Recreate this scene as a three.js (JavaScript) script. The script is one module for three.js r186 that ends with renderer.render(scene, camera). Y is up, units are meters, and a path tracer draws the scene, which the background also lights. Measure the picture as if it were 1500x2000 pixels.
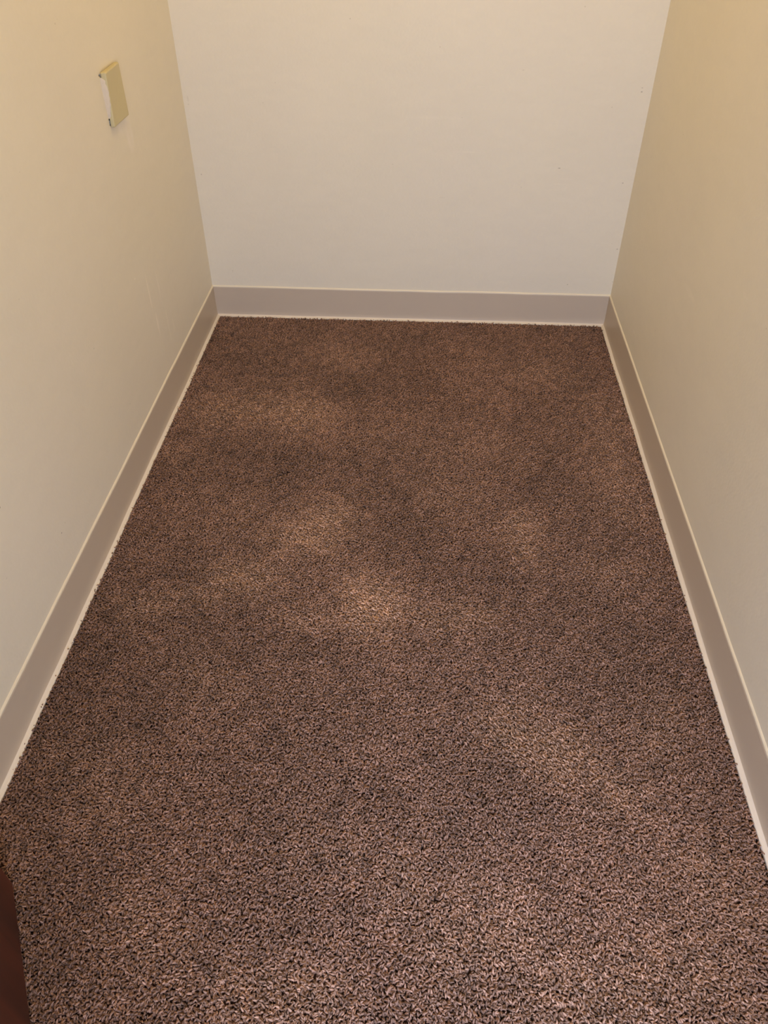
import * as THREE from 'three';
import { RectAreaLightUniformsLib } from 'three/addons/lights/RectAreaLightUniformsLib.js';
import { RoundedBoxGeometry } from 'three/addons/geometries/RoundedBoxGeometry.js';
import { mergeGeometries } from 'three/addons/utils/BufferGeometryUtils.js';

// ---------------------------------------------------------------- camera, light, exposure
const W = 1.2937;            // closet width
const D = 2.5;               // closet depth: back wall at z = 0, doorway wall at z = D
const H = 2.42;              // ceiling height
const FLOOR = -0.012;        // carpet backing; the pile reaches up to y = 0

const scene = new THREE.Scene();
scene.background = new THREE.Color(0x000000);
const camera = new THREE.PerspectiveCamera(66.443, 0.75, 0.02, 30);
camera.position.set(0.7065, 1.2491, 2.3784);
camera.rotation.order = 'YXZ';
camera.rotation.set(-0.7258, 0.0603, -0.0028);
scene.add(camera);

const EXPOSURE = 1.0;
const WARM = new THREE.Color().setRGB(1.0, 0.715, 0.2), WARM_POWER = 1.0;       // globe lamp on the closet ceiling
const PALE = new THREE.Color().setRGB(0.632, 0.73, 1.0), PALE_POWER = 10.1;      // added window, stands in for pale light from the room behind
const LAMP_AT = [0.66, 2.30, 0.75];

const renderer = new THREE.WebGLRenderer({ antialias: true });
renderer.toneMapping = THREE.LinearToneMapping;
renderer.toneMappingExposure = EXPOSURE;
renderer.shadowMap.enabled = true;
RectAreaLightUniformsLib.init();

// ---------------------------------------------------------------- helpers
function rng(seed) {
  let a = seed >>> 0;
  return () => { a = (a + 0x6d2b79f5) >>> 0; let t = Math.imul(a ^ (a >>> 15), 1 | a); t = (t + Math.imul(t ^ (t >>> 7), 61 | t)) ^ t; return ((t ^ (t >>> 14)) >>> 0) / 4294967296; };
}
const smooth = (a, b, x) => { const t = Math.min(1, Math.max(0, (x - a) / (b - a))); return t * t * (3 - 2 * t); };
function hash2(i, j, s) { let h = Math.imul(i, 374761393) + Math.imul(j, 668265263) + Math.imul(s, 982451653); h = Math.imul(h ^ (h >>> 13), 1274126177); return ((h ^ (h >>> 16)) >>> 0) / 4294967296; }
function noise2(x, y, s = 0, period = 0) {
  const i = Math.floor(x), j = Math.floor(y), fx = x - i, fy = y - j, u = fx * fx * (3 - 2 * fx), v = fy * fy * (3 - 2 * fy);
  const m = (k) => period ? ((k % period) + period) % period : k;
  const a = hash2(m(i), m(j), s), b = hash2(m(i + 1), m(j), s), c = hash2(m(i), m(j + 1), s), d = hash2(m(i + 1), m(j + 1), s);
  return (a + (b - a) * u + (c - a) * v + (a - b - c + d) * u * v) * 2 - 1;
}
function texture(w, h, fill, srgb = false, repeat = false) {
  const a = new Uint8Array(w * h * 4);
  for (let y = 0; y < h; y++) for (let x = 0; x < w; x++) {
    const c = fill(x, y), k = (y * w + x) * 4;
    a[k] = c[0]; a[k + 1] = c[1]; a[k + 2] = c[2]; a[k + 3] = 255;
  }
  const t = new THREE.DataTexture(a, w, h, THREE.RGBAFormat);
  t.magFilter = THREE.LinearFilter; t.minFilter = THREE.LinearMipmapLinearFilter; t.generateMipmaps = true;
  if (srgb) t.colorSpace = THREE.SRGBColorSpace;
  t.wrapS = t.wrapT = repeat ? THREE.RepeatWrapping : THREE.ClampToEdgeWrapping;
  t.needsUpdate = true;
  return t;
}
function mesh(name, geometry, material, parent = scene, data = {}) {
  const m = new THREE.Mesh(geometry, material);
  m.name = name; m.castShadow = m.receiveShadow = true; Object.assign(m.userData, data);
  parent.add(m);
  return m;
}
const structure = (label) => ({ kind: 'structure', label });

// ---------------------------------------------------------------- materials
const roller = texture(512, 512, (x, y) => {                       // paint-roller stipple, 0.4 m a tile
  const u = x / 512, v = y / 512;
  const n = 0.5 * noise2(u * 100, v * 100, 3, 100) + 0.3 * noise2(u * 48, v * 48, 4, 48) + 0.35 * noise2(u * 14, v * 14, 5, 14);
  const k = Math.max(0, Math.min(255, 128 + 100 * n));
  return [k, k, k];
}, false, true);
roller.repeat.set(1 / 0.4, 1 / 0.4);

const PAINT = [0.84, 0.755, 0.59];
// a wall's paint: faint unevenness, nail holes, scuffs and touched-up spots, laid out in metres
function paintMap(x0, y0, w, h, seed, holes, rubs) {
  const ppm = Math.min(820, 2040 / Math.max(w, h)), nx = Math.round(w * ppm), ny = Math.round(h * ppm);
  const lin = (c) => 255 * (c <= 0.0031308 ? 12.92 * c : 1.055 * c ** (1 / 2.4) - 0.055);
  const r = rng(seed), specks = [];
  for (let k = 0; k < 56; k++) specks.push([x0 + r() * w, y0 + r() * h, 0.0009 + 0.0010 * r(), 0.10 + 0.14 * r()]);
  const buf = new Float32Array(nx * ny * 4);
  for (let j = 0; j < ny; j++) for (let i = 0; i < nx; i++) {
    const x = x0 + i / ppm, y = y0 + j / ppm, k = (j * nx + i) * 4;
    const n = 1 + 0.012 * noise2(x * 5, y * 3.4, seed) + 0.009 * noise2(x * 22, y * 60, seed + 1) + 0.006 * noise2(x * 140, y * 140, seed + 2);
    buf[k] = n; buf[k + 1] = n; buf[k + 2] = n * (1 + 0.012 * noise2(x * 4, y * 4, seed + 7));
  }
  const stamp = (cx, cy, rx, ry, f) => {
    for (let j = Math.max(0, Math.floor((cy - ry - y0) * ppm)); j <= Math.min(ny - 1, (cy + ry - y0) * ppm); j++)
      for (let i = Math.max(0, Math.floor((cx - rx - x0) * ppm)); i <= Math.min(nx - 1, (cx + rx - x0) * ppm); i++) {
        const x = x0 + i / ppm, y = y0 + j / ppm, d = Math.hypot((x - cx) / rx, (y - cy) / ry);
        if (d < 1) { const c = f(1 - smooth(0.45, 1, d), x, y), k = (j * nx + i) * 4; buf[k] *= c[0]; buf[k + 1] *= c[1]; buf[k + 2] *= c[2]; }
      }
  };
  for (const [x, y, q, s] of specks) stamp(x, y, q * 1.6, q, (a) => [1 - a * s, 1 - a * s * 1.1, 1 - a * s * 1.2]);
  for (const [x, y, rx, ry, s] of holes) stamp(x, y, rx, ry, (a) => [1 - a * s, 1 - a * s * 1.08, 1 - a * s * 1.15]);
  for (const [x, y, rx, ry, s, blue] of rubs) stamp(x, y, rx, ry, (a, px, py) => { const q = a * s * (1 + 0.5 * noise2(px * 60, py * 25, seed + 11)); return [1 + q, 1 + q, 1 + q * blue]; });
  const t = texture(nx, ny, (i, j) => { const k = (j * nx + i) * 4; return [0, 1, 2].map((c) => Math.min(255, Math.max(0, lin(PAINT[c] * buf[k + c])))); }, true);
  t.repeat.set(1 / w, 1 / h); t.offset.set(-x0 / w, -y0 / h);
  return t;
}
const paint = (map) => new THREE.MeshPhysicalMaterial({ map, color: 0xffffff, roughness: 0.55, bumpMap: roller, bumpScale: 0.00028 });
const plainPaint = new THREE.MeshStandardMaterial({ color: new THREE.Color().setRGB(...PAINT), roughness: 0.7 });
const ceilingPaint = new THREE.MeshStandardMaterial({ color: new THREE.Color().setRGB(0.8, 0.77, 0.71), roughness: 0.9 });

// ---------------------------------------------------------------- the setting: closet shell
function slabWall(name, x0, x1, y0, y1, material, turn, at, label, hole) {
  const s = new THREE.Shape([[x0, y0], [x1, y0], [x1, y1], [x0, y1]].map((p) => new THREE.Vector2(...p)));
  if (hole) s.holes.push(new THREE.Path(hole.map((p) => new THREE.Vector2(...p))));
  const g = new THREE.ExtrudeGeometry(s, { depth: 0.1, bevelEnabled: false });
  g.rotateY(turn); g.translate(...at);
  return mesh(name, g, material, scene, structure(label));
}
// plate outline on the left wall, (z, y); the opening cut for it pokes out past the plate at two corners of its near edge
const P = { z0: 0.477, z1: 0.576, y0: 0.743, y1: 0.851 };
const hole = [
  [P.z0 + 0.012, P.y0 + 0.012], [P.z1 - 0.010, P.y0 + 0.012], [P.z1 - 0.010, P.y0 + 0.004], [P.z1 + 0.0022, P.y0 + 0.004], [P.z1 + 0.0016, P.y0 + 0.018], [P.z1 - 0.010, P.y0 + 0.020],
  [P.z1 - 0.010, P.y1 - 0.009], [P.z1 + 0.0040, P.y1 - 0.0075], [P.z1 + 0.0046, P.y1 - 0.0036], [P.z1 - 0.010, P.y1 - 0.0036], [P.z1 - 0.012, P.y1 - 0.012], [P.z0 + 0.012, P.y1 - 0.012],
];
slabWall('wall_left', -0.1, D + 0.1, FLOOR, H, paint(paintMap(-0.1, -0.05, 2.72, 2.5, 11,
  [[1.2849, 0.1894, 0.0022, 0.0016, 0.55], [1.427, 0.380, 0.004, 0.002, 0.5], [0.7344, 0.9653, 0.003, 0.002, 0.2], [1.262, 0.196, 0.002, 0.0014, 0.2]],
  [[0.470, 0.700, 0.028, 0.050, 0.045, 2.2], [0.505, 0.724, 0.040, 0.022, 0.03, 2.0], [0.450, 0.735, 0.012, 0.02, 0.035, 1.6], [0.560, 0.350, 0.005, 0.060, 0.09, 1.2], [0.545, 0.250, 0.006, 0.045, 0.08, 1.2], [0.485, 0.335, 0.004, 0.05, 0.06, 1.2], [0.470, 0.210, 0.008, 0.06, 0.035, 1.1], [0.63, 0.418, 0.005, 0.003, 0.10, 1.3], [0.43, 0.19, 0.006, 0.03, 0.03, 1.1]])),
  -Math.PI / 2, [0, 0, 0], 'cream painted closet wall with a yellowed cover plate set in it', hole);
slabWall('wall_right', -(D + 0.1), 0.1, FLOOR, H, paint(paintMap(-2.62, -0.05, 2.72, 2.5, 23,
  [[-0.62, 0.62, 0.003, 0.002, 0.1], [-0.47, 0.55, 0.003, 0.004, 0.08]], [[-0.35, 0.16, 0.03, 0.004, 0.03, 1.1], [-0.7, 0.45, 0.06, 0.01, 0.02, 1.1]])),
  Math.PI / 2, [W, 0, 0], 'plain cream painted closet wall opposite the cover plate');
slabWall('wall_back', -0.1, W + 0.1, FLOOR, H, paint(paintMap(-0.1, -0.05, W + 0.2, 2.5, 37,
  [[1.0735, 0.4898, 0.0045, 0.0018, 0.38], [1.2628, 0.4513, 0.003, 0.002, 0.38], [1.2658, 0.692, 0.003, 0.0022, 0.4], [1.2652, 0.702, 0.003, 0.0018, 0.25], [0.019, 0.4545, 0.0022, 0.0022, 0.3], [1.2848, 0.2534, 0.0022, 0.0022, 0.4], [1.1512, 0.1342, 0.0024, 0.0024, 0.3], [0.74, 0.40, 0.012, 0.002, 0.05], [0.013, 0.66, 0.003, 0.01, 0.08]],
  [[0.83, 0.70, 0.012, 0.002, 0.035, 1.0], [0.80, 0.53, 0.05, 0.003, 0.02, 1.0], [1.10, 0.46, 0.03, 0.0025, 0.035, 1.0], [1.08, 0.445, 0.025, 0.002, 0.03, 1.0], [0.72, 0.62, 0.09, 0.006, 0.015, 1.0]])),
  0, [0, 0, -0.1], 'cream painted end wall of the closet with a few nail holes');
{
  const g = new THREE.BoxGeometry(W + 0.2, 0.1, D + 0.2); g.translate(W / 2, H + 0.05, D / 2);
  mesh('ceiling', g, ceilingPaint, scene, structure('white closet ceiling above the frame'));
}
// doorway wall behind the camera, and the room beyond it whose light comes in
const DOOR = { x0: 0.44, x1: 1.235, top: 2.05 };
{
  const s = new THREE.Shape([[-1.2, FLOOR], [DOOR.x0, FLOOR], [DOOR.x0, DOOR.top], [DOOR.x1, DOOR.top], [DOOR.x1, FLOOR], [2.6, FLOOR], [2.6, H], [-1.2, H]].map((p) => new THREE.Vector2(...p)));
  const g = new THREE.ExtrudeGeometry(s, { depth: 0.1, bevelEnabled: false }); g.translate(0, 0, D);
  mesh('wall_front', g, plainPaint, scene, structure('painted doorway wall behind the viewer'));
  const box = (name, w, h, d, x, y, z, m, label) => { const b = new THREE.BoxGeometry(w, h, d); b.translate(x, y, z); mesh(name, b, m, scene, structure(label)); };
  box('wall_room_left', 0.1, H - FLOOR, 0.95, -1.25, (H + FLOOR) / 2, D + 0.525, plainPaint, 'side wall of the room beyond the closet');
  box('wall_room_right', 0.1, H - FLOOR, 0.95, 2.65, (H + FLOOR) / 2, D + 0.525, plainPaint, 'other side wall of the room beyond the closet');
  box('wall_room_back', 4, H - FLOOR, 0.1, 0.7, (H + FLOOR) / 2, D + 1.0, plainPaint, 'far wall of the room beyond the closet');
  box('ceiling_room', 4, 0.1, 0.95, 0.7, H + 0.05, D + 0.525, ceilingPaint, 'ceiling of the room beyond the closet');
}
const backing = new THREE.MeshStandardMaterial({ color: new THREE.Color().setRGB(0.13, 0.06, 0.037), roughness: 1 });
{
  const g = new THREE.BoxGeometry(4, 0.1, D + 1.25); g.translate(0.7, FLOOR - 0.05, D / 2 + 0.475);
  mesh('floor', g, backing, scene, structure('brown carpet backing laid over the floor'));
}

// ---------------------------------------------------------------- vinyl cove base: three strips with a rounded top edge and a toe that runs out under the pile
const vinyl = new THREE.MeshPhysicalMaterial({ color: new THREE.Color().setRGB(0.60, 0.49, 0.37), roughness: 0.42 });
const toeVinyl = new THREE.MeshPhysicalMaterial({ color: new THREE.Color().setRGB(0.86, 0.76, 0.64), roughness: 0.5 });   // paler where the vinyl curves out
const beadPaint = new THREE.MeshStandardMaterial({ color: new THREE.Color().setRGB(0.86, 0.76, 0.58), roughness: 0.5 });
const bodyProfile = [[0, 0.0985], [0.0026, 0.0985], [0.0036, 0.0975], [0.0040, 0.0960], [0.0037, 0.0930], [0.0034, 0.0800], [0.0034, 0.0240], [0.0038, 0.0150], [0.0048, 0.0068], [0.0058, 0.0034]];
const toeProfile = [[0.0058, 0.0034], [0.0072, 0.0018], [0.0100, 0.0007], [0.0128, -0.0002], [0.0141, -0.0016], [0.0143, -0.0110], [0, -0.0110]];
const beadProfile = [[0, 0.1026], [0.0012, 0.1022], [0.0026, 0.1009], [0.0034, 0.0992], [0.0035, 0.0972], [0, 0.0972]];
function strip(profile, length, place, wob) {                     // sweeps a profile along the wall; place(s along, out from the wall, up) -> world point
  const n = Math.round(length / 0.02), pos = [], uv = [], idx = [], m = profile.length;
  for (let i = 0; i <= n; i++) {
    const s = (i / n) * length, top = 0.0014 * noise2(s * 3.1, 1, wob) + 0.0006 * noise2(s * 11, 2, wob), toe = 0.0014 * noise2(s * 2.6, 5, wob) + 0.0008 * noise2(s * 9, 6, wob);
    profile.forEach(([o, y]) => { const a = smooth(0.03, 0.0, y), b = smooth(0.02, 0.09, y); pos.push(...place(s, o + (o ? a * toe : 0), y + b * top)); uv.push(s, y); });
  }
  for (let i = 0; i < n; i++) for (let k = 0; k < m - 1; k++) { const a = i * m + k, b = a + 1, c = a + m, d = c + 1; idx.push(a, c, b, b, c, d); }
  const g = new THREE.BufferGeometry();
  g.setAttribute('position', new THREE.Float32BufferAttribute(pos, 3)); g.setAttribute('uv', new THREE.Float32BufferAttribute(uv, 2)); g.setIndex(idx); g.computeVertexNormals();
  return g;
}
function coveBase(name, length, place, wob, label) {
  const base = mesh(name, strip(bodyProfile, length, place, wob), vinyl, scene, structure(label));
  mesh('toe', strip(toeProfile, length, place, wob), toeVinyl, base, { label: 'pale toe curving out under the carpet pile' });
  mesh('caulk_bead', strip(beadProfile, length, place, wob), beadPaint, base, { label: 'cream bead of caulk along the top edge' });
}
coveBase('baseboard_left', D - 0.001, (s, o, y) => [o, y, s + 0.0005], 41, 'taupe vinyl cove base along the wall with the cover plate');
coveBase('baseboard_right', D - 0.001, (s, o, y) => [W - o, y, D - 0.0005 - s], 42, 'taupe vinyl cove base along the plain side wall');
coveBase('baseboard_back', W, (s, o, y) => [W - s, y, o], 43, 'taupe vinyl cove base along the end wall');

// ---------------------------------------------------------------- carpet pile: tufts of bent, twisted yarn that lean with the nap
function yarn(points, radius) {                                     // a short tapering strand through the points
  const curve = new THREE.CatmullRomCurve3(points.map((p) => new THREE.Vector3(...p)));
  const N = 6, K = 5, g = new THREE.TubeGeometry(curve, N, radius, K, false), p = g.attributes.position;
  for (let i = 0; i <= N; i++) {
    const t = i / N, c = curve.getPointAt(t), f = (i === N ? 0.25 : 0.62 + 0.46 * smooth(0, 0.7, t)) * (1 + 0.12 * Math.sin(i * 2.4));
    for (let k = 0; k <= K; k++) { const j = i * (K + 1) + k; p.setXYZ(j, c.x + (p.getX(j) - c.x) * f, c.y + (p.getY(j) - c.y) * f, c.z + (p.getZ(j) - c.z) * f); }
  }
  g.computeVertexNormals();
  return g;
}
{
  const r = rng(5), strands = [], TONES = [0.86, 1.08, 1.16, 0.98];
  TONES.forEach((tone, k) => {
    const a = (k / TONES.length) * 6.283 + r(), bx = 0.0018 * Math.cos(a), bz = 0.0018 * Math.sin(a), b = a + (r() - 0.5) * 2.4, l = 0.0014 + 0.0016 * r(), e = [-0.0022, 0.0004, 0.0012, -0.0008][k];
    const g = yarn([[bx, 0, bz], [bx + 0.3 * l * Math.cos(b), 0.0045, bz + 0.3 * l * Math.sin(b)], [bx + l * Math.cos(b + 0.6), 0.0088 + e, bz + l * Math.sin(b + 0.6)], [bx + 2.0 * l * Math.cos(b + 1.2), 0.0102 + e, bz + 2.0 * l * Math.sin(b + 1.2)]], 0.00132);
    g.setAttribute('color', new THREE.BufferAttribute(new Float32Array(g.attributes.position.count * 3).fill(tone), 3));
    strands.push(g);
  });
  const tuft = mergeGeometries(strands);
  const fibre = new THREE.MeshPhysicalMaterial({ color: 0xffffff, vertexColors: true, roughness: 0.85, sheen: 0.25, sheenRoughness: 0.6, sheenColor: new THREE.Color().setRGB(0.8, 0.62, 0.5) });
  const STEP = 0.0055, nx = Math.floor((W - 0.0256) / STEP), nz = Math.floor((2.30 - 0.013) / STEP);
  // where feet laid the nap over and its paler sheen is painted in: strokes [x, z, to x, to z, half width, strength]
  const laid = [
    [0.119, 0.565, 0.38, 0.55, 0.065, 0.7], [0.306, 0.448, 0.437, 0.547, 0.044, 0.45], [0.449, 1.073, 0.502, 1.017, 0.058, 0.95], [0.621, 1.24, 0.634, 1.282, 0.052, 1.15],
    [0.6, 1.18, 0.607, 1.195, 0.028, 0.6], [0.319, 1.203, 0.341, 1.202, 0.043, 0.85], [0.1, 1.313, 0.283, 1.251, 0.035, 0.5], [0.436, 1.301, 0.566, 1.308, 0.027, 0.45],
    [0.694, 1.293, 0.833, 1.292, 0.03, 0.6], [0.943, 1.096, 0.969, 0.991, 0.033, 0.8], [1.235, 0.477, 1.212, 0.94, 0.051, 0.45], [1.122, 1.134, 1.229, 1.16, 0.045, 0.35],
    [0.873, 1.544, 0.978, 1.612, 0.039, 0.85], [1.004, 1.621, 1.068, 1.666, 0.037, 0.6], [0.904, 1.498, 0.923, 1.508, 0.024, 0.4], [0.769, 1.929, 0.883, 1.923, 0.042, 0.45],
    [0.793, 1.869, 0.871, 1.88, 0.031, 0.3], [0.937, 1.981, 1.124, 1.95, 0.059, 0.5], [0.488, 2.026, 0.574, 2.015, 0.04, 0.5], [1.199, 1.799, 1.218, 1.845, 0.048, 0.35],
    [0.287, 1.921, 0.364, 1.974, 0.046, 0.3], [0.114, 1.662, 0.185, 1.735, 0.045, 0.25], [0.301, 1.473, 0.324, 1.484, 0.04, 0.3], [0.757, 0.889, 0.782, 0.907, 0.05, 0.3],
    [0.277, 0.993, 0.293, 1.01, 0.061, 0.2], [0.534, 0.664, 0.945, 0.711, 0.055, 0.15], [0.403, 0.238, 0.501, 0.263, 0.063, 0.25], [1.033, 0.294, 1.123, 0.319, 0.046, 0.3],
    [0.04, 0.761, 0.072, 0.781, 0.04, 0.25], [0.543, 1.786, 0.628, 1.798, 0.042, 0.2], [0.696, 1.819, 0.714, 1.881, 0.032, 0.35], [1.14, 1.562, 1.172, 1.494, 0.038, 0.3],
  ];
  const total = nx * nz, carpet = new THREE.InstancedMesh(tuft, fibre, total);
  const m4 = new THREE.Matrix4(), q = new THREE.Quaternion(), spin = new THREE.Quaternion(), axis = new THREE.Vector3(), up = new THREE.Vector3(0, 1, 0), c = new THREE.Color();
  let n = 0;
  for (let j = 0; j < nz; j++) for (let i = 0; i < nx; i++) {
    const x = 0.0128 + (i + 0.5 + 0.9 * (r() - 0.5)) * STEP, z = 0.0128 + (j + 0.5 + 0.9 * (r() - 0.5)) * STEP;
    const wx = x + 0.020 * noise2(x * 9, z * 9, 71) + 0.013 * noise2(x * 30, z * 30, 73), wz = z + 0.020 * noise2(x * 9, z * 9, 72) + 0.013 * noise2(x * 30, z * 30, 74);
    let lay = 0;
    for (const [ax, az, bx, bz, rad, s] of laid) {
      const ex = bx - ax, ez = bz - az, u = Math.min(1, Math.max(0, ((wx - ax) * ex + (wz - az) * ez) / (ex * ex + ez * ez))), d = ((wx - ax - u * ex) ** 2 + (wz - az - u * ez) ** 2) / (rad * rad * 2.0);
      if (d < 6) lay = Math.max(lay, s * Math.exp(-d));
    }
    const field = 0.22 * noise2(x * 4.2, z * 3.4, 81) + 0.14 * noise2(x * 11, z * 11, 82);
    const away = lay * 1.0 - 0.25 + field;                          // + leans to the back wall, - to the doorway
    const edge = Math.min(x - 0.013, W - 0.013 - x, z - 0.013), keep = smooth(0, 0.012, edge);
    const out = (1 - keep) * (r() * 0.55 - 0.08);                     // edge tufts flop unevenly over the toe of the base
    const lx = (x - 0.013 < 0.012 ? -out : W - 0.013 - x < 0.012 ? out : 0) + 0.25 * noise2(x * 3.1, z * 2.7, 91) + 0.5 * (r() - 0.5), lz = -away * 0.62 * (0.4 + 0.6 * keep) + 0.5 * (r() - 0.5) - (z - 0.013 < 0.012 ? out : 0);
    const tilt = Math.min(1.0, Math.hypot(lx, lz));
    axis.set(lz, 0, -lx).normalize(); q.setFromAxisAngle(axis, tilt); spin.setFromAxisAngle(up, r() * 6.2832); q.multiply(spin);
    const s = (0.9 + 0.3 * r()), hgt = (0.88 + 0.26 * r());
    m4.compose(new THREE.Vector3(x, FLOOR, z), q, new THREE.Vector3(s * 1.05, hgt, s * 1.05));
    carpet.setMatrixAt(n, m4);
    const t = 0.60 + 0.62 * r() + 0.22 * noise2(x * 105, z * 105, 95), w = 0.04 * (r() - 0.5);
    const sheenMottle = (1 + 0.62 * Math.min(1.2, lay) * (0.6 + 0.8 * r())) * (1 + 0.13 * noise2(wx * 6, wz * 5, 97) + 0.08 * noise2(wx * 15, wz * 13, 98));   // lighter sheen of the laid nap painted into the colour, plus random mottle
    c.setRGB(0.300 * t * sheenMottle * (1 + w), 0.172 * t * sheenMottle * (1 + 0.06 * lay), 0.120 * t * sheenMottle * (1 - w));
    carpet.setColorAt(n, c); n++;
  }
  carpet.name = 'carpet'; carpet.castShadow = carpet.receiveShadow = true;
  Object.assign(carpet.userData, { kind: 'stuff', label: 'mottled brown twist pile carpet covering the whole closet floor', category: 'carpet' });
  scene.add(carpet);
}

// ---------------------------------------------------------------- blank cover plate on the left wall, standing off a little more at the top of its near edge
{
  const plate = new THREE.Group(); plate.name = 'cover_plate'; plate.position.set(0, (P.y0 + P.y1) / 2, (P.z0 + P.z1) / 2);
  Object.assign(plate.userData, { label: 'yellowed square blank cover plate standing proud of the painted wall', category: 'wall plate' });
  scene.add(plate);
  const ivory = new THREE.MeshPhysicalMaterial({ color: new THREE.Color().setRGB(0.62, 0.52, 0.27), roughness: 0.4, bumpMap: roller, bumpScale: 0.0001 });
  const w = P.z1 - P.z0, h = P.y1 - P.y0, g = new RoundedBoxGeometry(0.012, h, w, 4, 0.0032), p = g.attributes.position;
  for (let i = 0; i < p.count; i++) {                               // front face eases out towards the near top corner
    const u = p.getZ(i) / w + 0.5, v = p.getY(i) / h + 0.5, f = (p.getX(i) + 0.006) / 0.012;
    const front = (0.0115 * (1 - u) + 0.010 * u) * (1 - v) + (0.0112 * (1 - u) + 0.0150 * u) * v, backX = 0.0004 + 0.0012 * u * v;
    p.setX(i, backX + f * (front - backX));
  }
  g.computeVertexNormals();
  mesh('cover', g, ivory, plate);
  // painted-over filler closing the near edge of the plate, missing at its two corners
  const fill = new THREE.MeshStandardMaterial({ color: new THREE.Color().setRGB(0.72, 0.60, 0.44), roughness: 0.7 });
  const bead = (a, b, o0, o1) => {
    const N = 14, pos = [], idx = [], r = rng(17);
    for (let i = 0; i <= N; i++) { const t = i / N, e = Math.sin(Math.PI * Math.min(1, Math.max(0, t * 1.0))) ** 0.35, o = (o0 + (o1 - o0) * t) * (0.85 + 0.3 * r()) * (0.25 + 0.75 * e); const y = a + (b - a) * t, wz = 0.0028 * (0.7 + 0.6 * r()) * e;
      pos.push(0, y, w / 2 + wz, o * 0.6, y, w / 2 + wz * 0.75, o, y, w / 2 + 0.0001, o, y, w / 2 - 0.002); }
    for (let i = 0; i < N; i++) for (let k = 0; k < 3; k++) { const s = i * 4 + k; idx.push(s, s + 1, s + 4, s + 1, s + 5, s + 4); }
    const bg = new THREE.BufferGeometry(); bg.setAttribute('position', new THREE.Float32BufferAttribute(pos, 3)); bg.setIndex(idx); bg.computeVertexNormals(); return bg;
  };
  mesh('filler', bead(-h / 2 + 0.018, h / 2 - 0.010, 0.0092, 0.0138), fill, plate, { label: 'pale painted filler along the near edge' });
}

// ---------------------------------------------------------------- dark wooden door swung into the closet
{
  const grain = texture(256, 1024, (x, y) => {
    const u = x / 256, v = y / 1024, n = 0.5 * noise2(u * 26 + 0.7 * noise2(u * 3, v * 5, 8), v * 4, 6) + 0.3 * noise2(u * 90, v * 9, 7) + 0.2 * noise2(u * 6, v * 2, 9);
    const k = 1 + 0.28 * n; return [78 * k, 38 * k, 24 * k].map((q) => Math.max(0, Math.min(255, q)));
  }, true, true);
  const wood = new THREE.MeshPhysicalMaterial({ map: grain, roughness: 0.5 });
  const L = 0.755, T = 0.035, h = 2.02, g = new RoundedBoxGeometry(L, h, T, 3, 0.004);
  g.translate(L / 2, h / 2, T / 2);                                 // local +x from the free edge to the hinge, local z = 0 is the visible face
  const door = mesh('door_1', g, wood, scene, structure('dark brown wooden door standing open at the corner of the carpet'));
  door.position.set(0.0955, 0.008, 1.8855);
  door.rotation.y = -Math.atan2(0.872, 0.489);
}

// ---------------------------------------------------------------- lamps: a warm globe on the closet ceiling, an added pale window in the room behind
{
  const lamp = new THREE.Group(); lamp.name = 'ceiling_lamp'; lamp.position.set(LAMP_AT[0], H, LAMP_AT[2]);
  Object.assign(lamp.userData, { label: 'warm glass globe lamp in a porcelain holder on the closet ceiling', category: 'lamp' });
  scene.add(lamp);
  const holder = new THREE.LatheGeometry([[0, 0], [0.055, 0], [0.056, -0.012], [0.034, -0.03], [0.024, -0.045], [0, -0.045]].map((p) => new THREE.Vector2(...p)).reverse(), 32);
  mesh('holder', holder, new THREE.MeshPhysicalMaterial({ color: 0xe8e4da, roughness: 0.3 }), lamp);
  const bulb = new THREE.SphereGeometry(0.11, 40, 28); bulb.translate(0, -0.145, 0);
  mesh('globe', bulb, new THREE.MeshStandardMaterial({ color: 0xffffff, emissive: WARM, emissiveIntensity: 1.2 }), lamp);
  const light = new THREE.PointLight(WARM, WARM_POWER); light.name = 'bulb_light'; light.position.set(0, -0.145, 0); light.castShadow = true; light.shadow.radius = 5; lamp.add(light);
}
{ // added, unseen glowing window that supplies the pale light through the doorway
  const addedWin = new THREE.Group(); addedWin.name = 'added_window_1'; addedWin.position.set(0.84, 0.78, D + 0.91);
  Object.assign(addedWin.userData, structure('added unseen glowing window standing in for the pale light through the doorway'));
  scene.add(addedWin);
  const w = 1.5, h = 1.35, frameMat = new THREE.MeshStandardMaterial({ color: 0xf0f0ee, roughness: 0.5 });
  const bars = [[w + 0.14, 0.07, 0, h / 2 + 0.035], [w + 0.14, 0.07, 0, -h / 2 - 0.035], [0.07, h, -w / 2 - 0.035, 0], [0.07, h, w / 2 + 0.035, 0], [0.05, h, 0, 0]];
  for (const [bw, bh, x, y] of bars) { const b = new RoundedBoxGeometry(bw, bh, 0.06, 2, 0.006); b.translate(x, y, 0); mesh('added_window_frame', b, frameMat, addedWin); }
  for (const k of [-1, 1]) { const p = new THREE.BoxGeometry(w / 2 - 0.025, h, 0.008); p.translate(k * (w / 4 + 0.0125), 0, 0); mesh('added_window_pane', p, new THREE.MeshStandardMaterial({ color: 0xffffff, emissive: PALE, emissiveIntensity: 0.4 }), addedWin); }
  const light = new THREE.RectAreaLight(PALE, PALE_POWER, w, h); light.name = 'added_window_light'; light.position.set(0, 0, -0.035); addedWin.add(light);
}

renderer.render(scene, camera);
